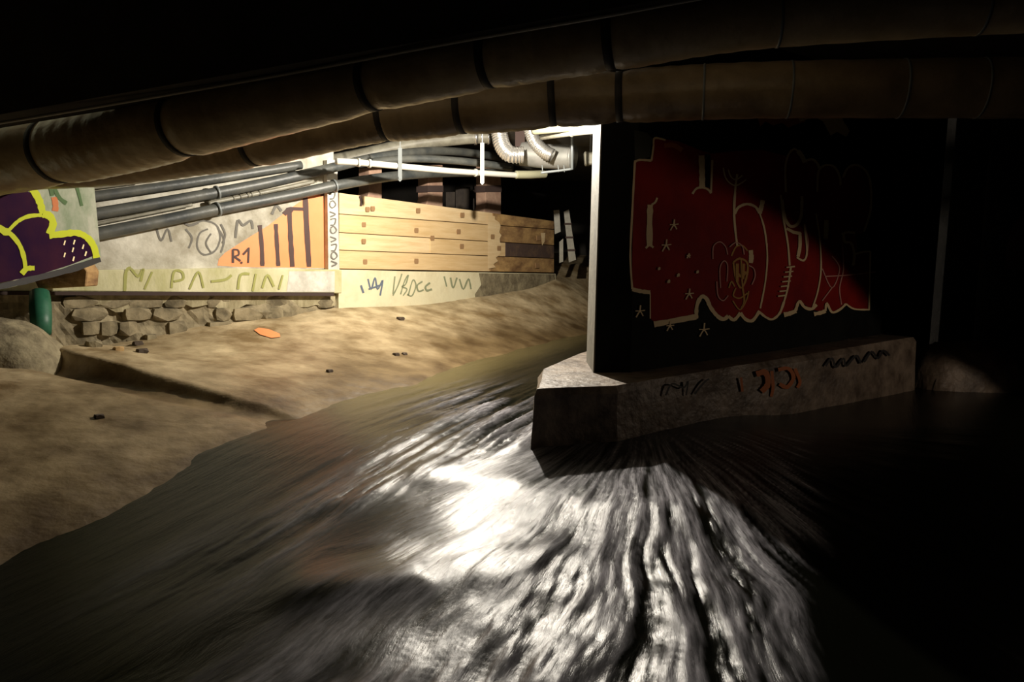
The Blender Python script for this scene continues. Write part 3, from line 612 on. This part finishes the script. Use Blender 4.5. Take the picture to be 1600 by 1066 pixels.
# subdivided, slightly irregular block
ring = []
for i in range(n):
    a_, b_ = pl[i], pl[(i + 1) % n]; L_ = (b_ - a_).length; m_ = max(2, int(L_ / .09))
    for k_ in range(m_): ring.append(a_.lerp(b_, k_ / m_))
cen = Vector((sum(p.x for p in pl) / n, sum(p.y for p in pl) / n, 0)); v = []; f = []
nr = len(ring)
levels = [(-.9, .06), (-.3, .04), (-.1, .03), (.1, .015), (.25, .006), (.36, 0), (1.0, .03)]
for li, (zz, out) in enumerate(levels):
    for i, p in enumerate(ring):
        t_ = (ring[(i + 1) % nr] - ring[i - 1]); t_.z = 0; t_.normalize(); nn = Vector((t_.y, -t_.x, 0))
        tz = ptop(p); z_ = tz * 1.0 if zz == 1.0 else (tz - .06 + .0 * zz if zz == .36 else min(zz, tz - .1))
        jit = float(fbm(np.array([i * .23]), np.array([li * 1.7]), 3)[0]) * .022
        q_ = p + nn * (out * (1 if zz < .5 else -1) + jit); v.append(Vector((q_.x, q_.y, z_ + (jit * .5 if zz == 1.0 else 0))))
for li in range(len(levels) - 1):
    for i in range(nr): f.append((li * nr + i, li * nr + (i + 1) % nr, (li + 1) * nr + (i + 1) % nr, (li + 1) * nr + i))
f.append(tuple((len(levels) - 1) * nr + i for i in range(nr)))
plo = mesh('concrete_plinth', v, f, M['plinth']); fixn(plo)
bm = bmesh.new(); bm.from_mesh(plo.data); bmesh.ops.triangulate(bm, faces=[f_ for f_ in bm.faces if len(f_.verts) > 4]); bm.to_mesh(plo.data); bm.free()
tag(plo, 'low rough concrete plinth jutting into the water under the black pier wall', 'plinth')
n2 = nM
PF = Wall(c2 + Vector((0, 0, 0)), n2)
for it_ in [([(1182, 585), (1196, 582), (1200, 600), (1190, 612)], 9), ([(1206, 580), (1208, 605), (1205, 620)], 5), ([(1216, 578), (1232, 576), (1240, 590), (1230, 605), (1218, 600)], 6), ([(1158, 590), (1160, 612)], 4), ([(1242, 576), (1250, 596), (1246, 606)], 5)]: strokes('red_scrawl', PF, [it_], M['burnt'], plo, .032, 'faded red-orange scrawl')
for it_ in [([(1040, 618), (1050, 600), (1068, 606), (1075, 596), (1072, 618)], 3), ([(1085, 616), (1100, 598), (1108, 592)], 3), ([(1290, 572), (1300, 560), (1306, 574), (1318, 560), (1322, 572), (1338, 556), (1345, 568)], 3.5), ([(1350, 566), (1362, 550), (1372, 560), (1380, 548), (1390, 556)], 3.5)]: strokes('dark_scrawl', PF, [it_], M['ink'], plo, .032, 'dark scribbled tag')
# ---- second pier, mound, right wall
p0, p1 = at(1376, 400, 9.62), at(1462, 400, 10.9)
o = slab('rear_pier', [Vector((p0.x, p0.y, -.9)), Vector((p1.x, p1.y, -.9)), Vector((p1.x, p1.y, 3.7)), Vector((p0.x, p0.y, 3.7))], (.3, .5, 0), M['dark']); tag(o, 'dim concrete pier standing behind the end of the red mural', 'pier'); 
RP = Wall(p0, (Vector((p1.y - p0.y, -(p1.x - p0.x), 0))))
for it_ in [([(1376, 262), (1378, 285), (1384, 296)], 9), ([(1380, 290), (1410, 278), (1440, 262)], 12), ([(1372, 380), (1380, 395), (1374, 410)], 9)]: strokes('dim_scrawl', RP, [it_], M['dimpink'], o, .004, 'dull pinkish paint smear')
def mound(name, c, s, m, seed):
    rr = np.random.RandomState(seed); nx, ny = 40, 24; X, Y = np.meshgrid(np.linspace(-1, 1, nx), np.linspace(-1, 1, ny))
    h = np.clip(1 - (np.abs(X) ** 2.6 + np.abs(Y) ** 2.6), 0, 1) ** .5 + .12 * fbm(X * 4 + seed, Y * 4, 4)
    o = gridmesh(name, X * s[0], Y * s[1], h * s[2], m); o.location = c; return o
o = mound('rubble_mound', (5.95, 9.6, -.15), (.75, .5, .62), M['plinth'], 4); tag(o, 'dim rounded heap of rubble right of the long plinth', 'rubble')
# pale concrete block on the left
bc = at(0, 560, 7.5); o = mound('concrete_block', (bc.x - .35, bc.y + .1, bc.z - .22), (.95, .55, .62), M['stone'], 2); tag(o, 'worn pale rounded concrete block at the foot of the purple graffiti wall', 'block')
# wall right
o = box('wall_inner', (6.4, 11.6, 1.4), (2.1, .3, 4.6), M['dark']); tag(o, 'dark cross wall behind the dim rear pier', 'wall', kind='structure')  # added to keep the work lamp's light off the right wall
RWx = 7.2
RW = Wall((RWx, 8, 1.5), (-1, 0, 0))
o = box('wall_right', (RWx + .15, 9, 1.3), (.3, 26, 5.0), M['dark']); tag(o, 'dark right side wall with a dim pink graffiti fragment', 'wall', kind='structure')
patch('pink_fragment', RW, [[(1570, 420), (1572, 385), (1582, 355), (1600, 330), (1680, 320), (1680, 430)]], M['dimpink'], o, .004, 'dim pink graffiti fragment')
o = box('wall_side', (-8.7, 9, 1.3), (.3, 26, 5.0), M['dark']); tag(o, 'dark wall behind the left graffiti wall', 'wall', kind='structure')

# ================================================================ OVERHEAD PIPES
def big_pipe(name, ctrlp, label, bands, thin, wm='pipewrap'):
    path = smoothpath([(at(px, py, d), rpx * d / FPX) for px, py, d, rpx in ctrlp], 24)
    pos = []
    for bxp in bands:      # nearest path index to the band position
        best = min(range(len(path)), key=lambda i: abs(proj(path[i][0])[0] - bxp)); pos.append(best)
    pth = []
    for i, (p, r) in enumerate(path):
        dd = min([abs(i - b) for b in pos]) if pos else 9
        sag = math.exp(-(dd / 2.2) ** 2)
        pth.append((p, r * (1.03 - .10 * sag + .012 * math.sin(i * 1.7))))
    e = empty(name, path[len(path) // 2][0], label, 'pipe', 'wrapped overhead pipes')
    tube('wrapping', pth, M[wm], e, 32)
    for b in pos:
        i = max(1, min(len(path) - 2, b)); t = (path[i + 1][0] - path[i - 1][0]).normalized(); r = path[i][1] * .95
        tube('strap', [(path[i][0] - t * .028, r * .97), (path[i][0] - t * .026, r * 1.02), (path[i][0] + t * .026, r * 1.02), (path[i][0] + t * .028, r * .97)], M['wrapband'], e, 28, False)
    for bxp in thin:
        i = min(range(1, len(path) - 1), key=lambda i: abs(proj(path[i][0])[0] - bxp)); t = (path[i + 1][0] - path[i - 1][0]).normalized(); r = path[i][1] * 1.03
        o_ = tube('metal_band', [(path[i][0] - t * .008, r), (path[i][0] - t * .007, r * 1.02), (path[i][0] + t * .007, r * 1.02), (path[i][0] + t * .008, r)], M['zinc'], e, 28, False)
    return e
def proj(p):
    d = Vector(p) - CAM; z = d.dot(FW); return (800 + FPX * d.dot(RT) / z, 533 - FPX * d.dot(UP) / z)
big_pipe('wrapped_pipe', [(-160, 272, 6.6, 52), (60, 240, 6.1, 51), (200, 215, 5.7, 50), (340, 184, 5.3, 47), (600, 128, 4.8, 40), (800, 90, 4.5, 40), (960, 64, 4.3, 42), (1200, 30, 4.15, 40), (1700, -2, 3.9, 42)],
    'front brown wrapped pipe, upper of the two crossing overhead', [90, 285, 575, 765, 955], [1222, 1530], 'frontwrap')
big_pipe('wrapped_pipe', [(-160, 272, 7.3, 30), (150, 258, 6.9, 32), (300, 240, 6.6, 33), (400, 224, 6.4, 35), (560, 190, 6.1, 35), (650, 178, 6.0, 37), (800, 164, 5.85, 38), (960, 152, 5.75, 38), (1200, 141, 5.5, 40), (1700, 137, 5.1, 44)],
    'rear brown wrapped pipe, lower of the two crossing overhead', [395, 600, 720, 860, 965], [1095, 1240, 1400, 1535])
tr = smoothpath([(at(-160, 216, 5.6), .012), (at(0, 192, 5.4), .012), (at(400, 124, 4.9), .011), (at(700, 68, 4.4), .010), (at(930, 28, 4.0), .010), (at(1060, 4, 3.9), .009), (at(1250, -30, 3.8), .009)], 10)
o = tube('overhead_cable', tr, M['whitepipe'], None, 8); tag(o, 'thin grey cable running along the top of the front wrapped pipe', 'cable')
# soffit beam above the front pipe
bl, br = at(-260, 228, 5.9), at(1240, -30, 3.85)
bdv = Vector((br.x - bl.x, br.y - bl.y, 0)).normalized(); far_ = br + bdv * 5
tops = [Vector((p.x, p.y, 3.72)) for p in (far_, br, bl)]
o = slab('ceiling_beam', [bl + Vector((0, 0, .02)), br + Vector((0, 0, .02)), far_ + Vector((0, 0, .1))] + tops, Vector((-bdv.y, bdv.x, 0)) * .3, M['ceil']); tag(o, 'dark concrete downstand beam above the front wrapped pipe', 'beam', kind='structure')

# ---- left pipe bundle
def pipe(name, pts, r, m, label, cat='pipe', group=None, joints=(), jm=None, jr=1.25, seg=14):
    path = smoothpath([(at(x, y, Y), r) for x, y, Y in pts], 10)
    if not joints:
        o = tube(name, path, m, None, seg); return tag(o, label, cat, group)
    e = empty(name, path[0][0], label, cat, group); tube('tube', path, m, e, seg)
    for (bx, L_) in joints:
        i = min(range(1, len(path) - 1), key=lambda i: abs(proj(path[i][0])[0] - bx)); t = (path[i + 1][0] - path[i - 1][0]).normalized(); c = path[i][0]
        collar('collar', c - t * L_ / 2, c + t * L_ / 2, r * 1.02, r * jr, jm or m, e)
    return e
def hug(lst, off):
    out = []
    for x, y, Y in lst:
        if x <= 527: Yw = onp(x, y, WB.p0 + nAB * off, nAB).y
        else: Yw = onp(x, y, PL.p0 + nP * (off + .1), nP).y
        out.append((x, y, Yw))
    return out
g_ = 'pipes running along the rear wall'
pipe('drain_pipe', hug([(60, 320, 8.2), (140, 308, 8.6), (300, 285, 9.3), (470, 258, 9.8)], .13), .062, M['greypipe'], 'grey pipe, topmost of the bundle on the rear wall', group=g_)
pipe('drain_pipe', hug([(60, 349, 8.2), (145, 335, 8.6), (300, 308, 9.3), (420, 285, 9.9), (520, 262, 10.8), (600, 244, 12.1), (690, 236, 12.6), (780, 246, 13.2), (850, 268, 13.9)], .13), .072, M['greypipe'], 'grey pipe, middle of the bundle, curving on behind the foil duct', group=g_, joints=[(342, .03)], jm=M['zinc'])
pipe('drain_pipe', hug([(60, 384, 8.2), (150, 366, 8.65), (250, 346, 9.0), (350, 325, 9.5), (450, 306, 10.2), (540, 287, 10.9), (620, 275, 11.8), (700, 270, 12.6), (800, 270, 13.2)], .13), .078, M['greypipe'], 'grey pipe, lowest of the bundle just above the orange triangle', group=g_, joints=[(335, .03), (522, .03)], jm=M['zinc'])
pipe('conduit', hug([(60, 300, 8.2), (140, 293, 8.5), (230, 282, 8.9)], .13), .03, M['palepipe'], 'pale conduit above the grey pipes, beside the green wall', 'conduit')
pipe('conduit', hug([(110, 358, 8.35), (220, 336, 8.85), (300, 320, 9.2)], .08), .022, M['palepipe'], 'thin pale conduit between the lower grey pipes, left length', 'conduit')
pipe('conduit', hug([(325, 318, 9.4), (370, 309, 9.5), (430, 297, 9.6), (490, 284, 9.8)], .08), .030, M['palepipe'], 'pale ribbed conduit between the lower grey pipes, right length', 'conduit', joints=[(365, .02), (375, .02), (385, .02), (395, .02), (405, .02)], jr=1.2)
pipe('grey_duct_run', [(470, 262, 12.0), (560, 244, 12.6), (640, 226, 13), (720, 216, 13.3), (765, 214, 13.4)], .115, M['palepipe'], 'pale wide duct leading into the foil duct', 'duct', joints=[(742, .05), (752, .03), (762, .03)], jm=M['foil'], jr=1.15)
pipe('drain_pipe', [(560, 256, 11.6), (640, 248, 12.2), (720, 252, 12.7), (800, 262, 13.3)], .062, M['greypipe'], 'grey pipe right above the bright white pipe', group=g_)
# bright white pipe
pipe('white_pipe', [(525, 252, 10.5), (560, 254, 10.7), (625, 260, 11.1), (700, 267, 11.7), (760, 271, 12.2), (810, 274, 12.6)], .046, M['whitepipe'], 'bright white pipe hanging from straps under the ceiling', joints=[(560, .035), (578, .035), (741, .03)], jm=M['whitepipe'], jr=1.35)
pipe('pipe_joint', [(806, 273, 12.55), (830, 273, 12.7), (852, 272, 12.9)], .066, M['olive'], 'olive pipe end piece at the right end of the white pipe', 'pipe joint')
# hanger straps
def strap(x, y0, y1, Y, label):
    e = empty('hanger_strap', at(x, y0, Y), label, 'strap', 'strap hangers on the white pipe')
    s = 3.0
    slab('strip', [at(x - s, y0, Y), at(x + s, y0, Y), at(x + s, y1, Y), at(x, y1 + 3, Y), at(x - s, y1, Y)], (0, .01, 0), M['zinc'], e)
    slab('bolt', [at(x - 2, y1 - 5, Y - .01), at(x + 2, y1 - 5, Y - .01), at(x + 2, y1 - 1, Y - .01), at(x - 2, y1 - 1, Y - .01)], (0, .03, 0), M['zinc'], e)
    box('hanging_rod', (at(x, y0, Y).x, Y + .02, (at(x, y0, Y).z + 3.7) / 2), (.012, .012, 3.7 - at(x, y0, Y).z + .04), M['zinc'], e)
strap(625, 231, 281, 11.02, 'white strap hanger, left one on the bright white pipe')
strap(753.5, 223, 286, 12.05, 'white strap hanger, right one on the bright white pipe, left of the foil duct')
e = empty('bracket', at(893, 226, 11.8), 'L-shaped pale bracket hanging right of the grey duct', 'bracket')
tube('upright', [(at(894, 190, 11.8), .022), (at(894, 265, 11.8), .022)], M['zinc'], e, 8); tube('arm', smoothpath([(at(894, 264, 11.8), .02), (at(872, 267, 11.8), .02), (at(845, 270, 11.8), .02)], 4), M['zinc'], e, 8)
for x in (848, 873, 882): tube('peg', [(at(x, 269, 11.8), .008), (at(x - 1, 258, 11.8), .008)], M['zinc'], e, 6)
# foil ducts
def flex(name, pts, r, label):
    path = smoothpath([(at(x, y, Y), r) for x, y, Y in pts], 22); pth = []
    for i, (p, rr) in enumerate(path): pth.append((p, rr * (1 + .07 * math.cos(i * math.pi / 2.0))))
    o = tube(name, pth, M['foil'], None, 20); tag(o, label, 'duct', 'corrugated foil ducts')
flex('foil_duct', [(776, 185, 12.2), (780, 208, 12.2), (785, 228, 12.15), (797, 241, 12.1), (818, 242, 12.1)], .13, 'shiny corrugated foil duct bending down and right behind the strap hanger')
flex('foil_duct', [(826, 185, 12.2), (829, 205, 12.2), (836, 222, 12.15), (849, 236, 12.1), (862, 243, 12.05)], .105, 'shiny corrugated foil duct running into the wide grey duct')
pipe('round_duct', [(815, 240, 12.7), (850, 244, 12.6), (897, 246, 12.4)], .20, M['gduct'], 'wide short grey round duct left of the pale bracket', 'duct', joints=[(893, .04)], jr=1.05, seg=24)
o = slab('dark_box', [at(805, 180, 12.6), at(820, 180, 12.6), at(820, 229, 12.6), at(805, 229, 12.6)], (0, .3, 0), M['darkband']); tag(o, 'small dark box between the two foil ducts', 'box')
pipe('pale_pipe', [(846, 215, 11.6), (890, 209, 10.3), (925, 205, 9.3), (946, 203, 8.6)], .038, M['palepipe'], 'pale horizontal pipe reaching the top of the pier wall', joints=[(893, .02)])
pipe('grey_pipe', [(835, 205, 11.2), (890, 199, 10.2), (940, 192, 9.4)], .055, M['olive'], 'olive pipe just under the rear wrapped pipe, left of the pier')
jb = empty('junction_box', at(922, 247, 12.5), 'small dim box hanging from the ceiling left of the pier edge', 'box')
slab('case', [at(913, 236, 12.5), at(931, 238, 12.5), at(931, 256, 12.5), at(915, 258, 12.5)], (0, .2, 0), M['palepipe'], jb, .02)
tj = at(922, 240, 12.6); box('hanging_rod', (tj.x, tj.y, (tj.z + 3.7) / 2), (.02, .02, 3.72 - tj.z), M['gduct'], jb)
for i, (x, y) in enumerate(((862, 222), (873, 221), (914, 228), (920, 227))):
    pass

# ================================================================ SMALL THINGS
e = at(63, 487, 8.1)
o = tube('green_pipe', [(at(62, 458, 8.3), .10), (at(63, 480, 8.2), .11), (at(64, 498, 8.1), .105), (at(64, 520, 8.0), .10)], M['green'], None, 16); tag(o, 'green plastic pipe standing under the ledge beside the pale block', 'pipe')
for i, (x, y, s, mm, lab) in enumerate([(185, 546, .045, 'palestone', 'small yellowish stone at the foot of the rubble wall'), (222, 550, .05, 'pebble', 'dark stone right of the small yellowish stone'), (155, 652, .035, 'pebble', 'lone dark pebble on the bank in front of the diagonal kerb'),
        (619, 554, .035, 'pebble', 'dark pebble on the lit bank above the water'), (632, 553, .03, 'pebble', 'smaller dark pebble beside another on the lit bank'), (515, 580, .03, 'pebble', 'dark pebble midway down the lit bank'), (235, 528, .06, 'stone', 'grey stone at the base of the rubble wall'), (146, 540, .07, 'stone', 'grey stone in the corner by the pale block'),
        (626, 499, .05, 'pebble', 'dark lump near the cream wall foot'), (215, 538, .05, 'pebble', 'dark stone just above the yellowish stone')]):
    p = onbank(x, y, .01); rock('pebble', (p.x, p.y, bz(p.x, p.y) + s * .3), (s, s, s * .6), M[mm], None, 50 + i)
    ob = C.objects[-1]; tag(ob, lab, 'stone', 'loose stones on the bank')
# orange mark on the bank
v = []; cc = [(397, 517), (404, 514), (420, 516), (437, 523), (438, 528), (424, 530), (406, 524)]
ctr = onbank(418, 523)
for a_ in cc:
    p = onbank(*a_); v.append(Vector((p.x, p.y, bz(p.x, p.y) + .012)))
vs = [Vector((ctr.x, ctr.y, bz(ctr.x, ctr.y) + .02))] + v
mesh('orange_mark', vs, [(0, i, i % 7 + 1) for i in range(1, 8)], M['orange'], floor)['label'] = 'orange sprayed mark on the bank'
# timber under the purple wall
o = slab('timber_offcut', [at(52, 436, 8.3), at(128, 412, 8.4), at(136, 424, 8.4), at(134, 448, 8.4), at(60, 452, 8.3)], (0, .25, 0), M['darkwood'], None, .01); tag(o, 'brown timber offcut under the corner of the purple graffiti wall', 'timber')
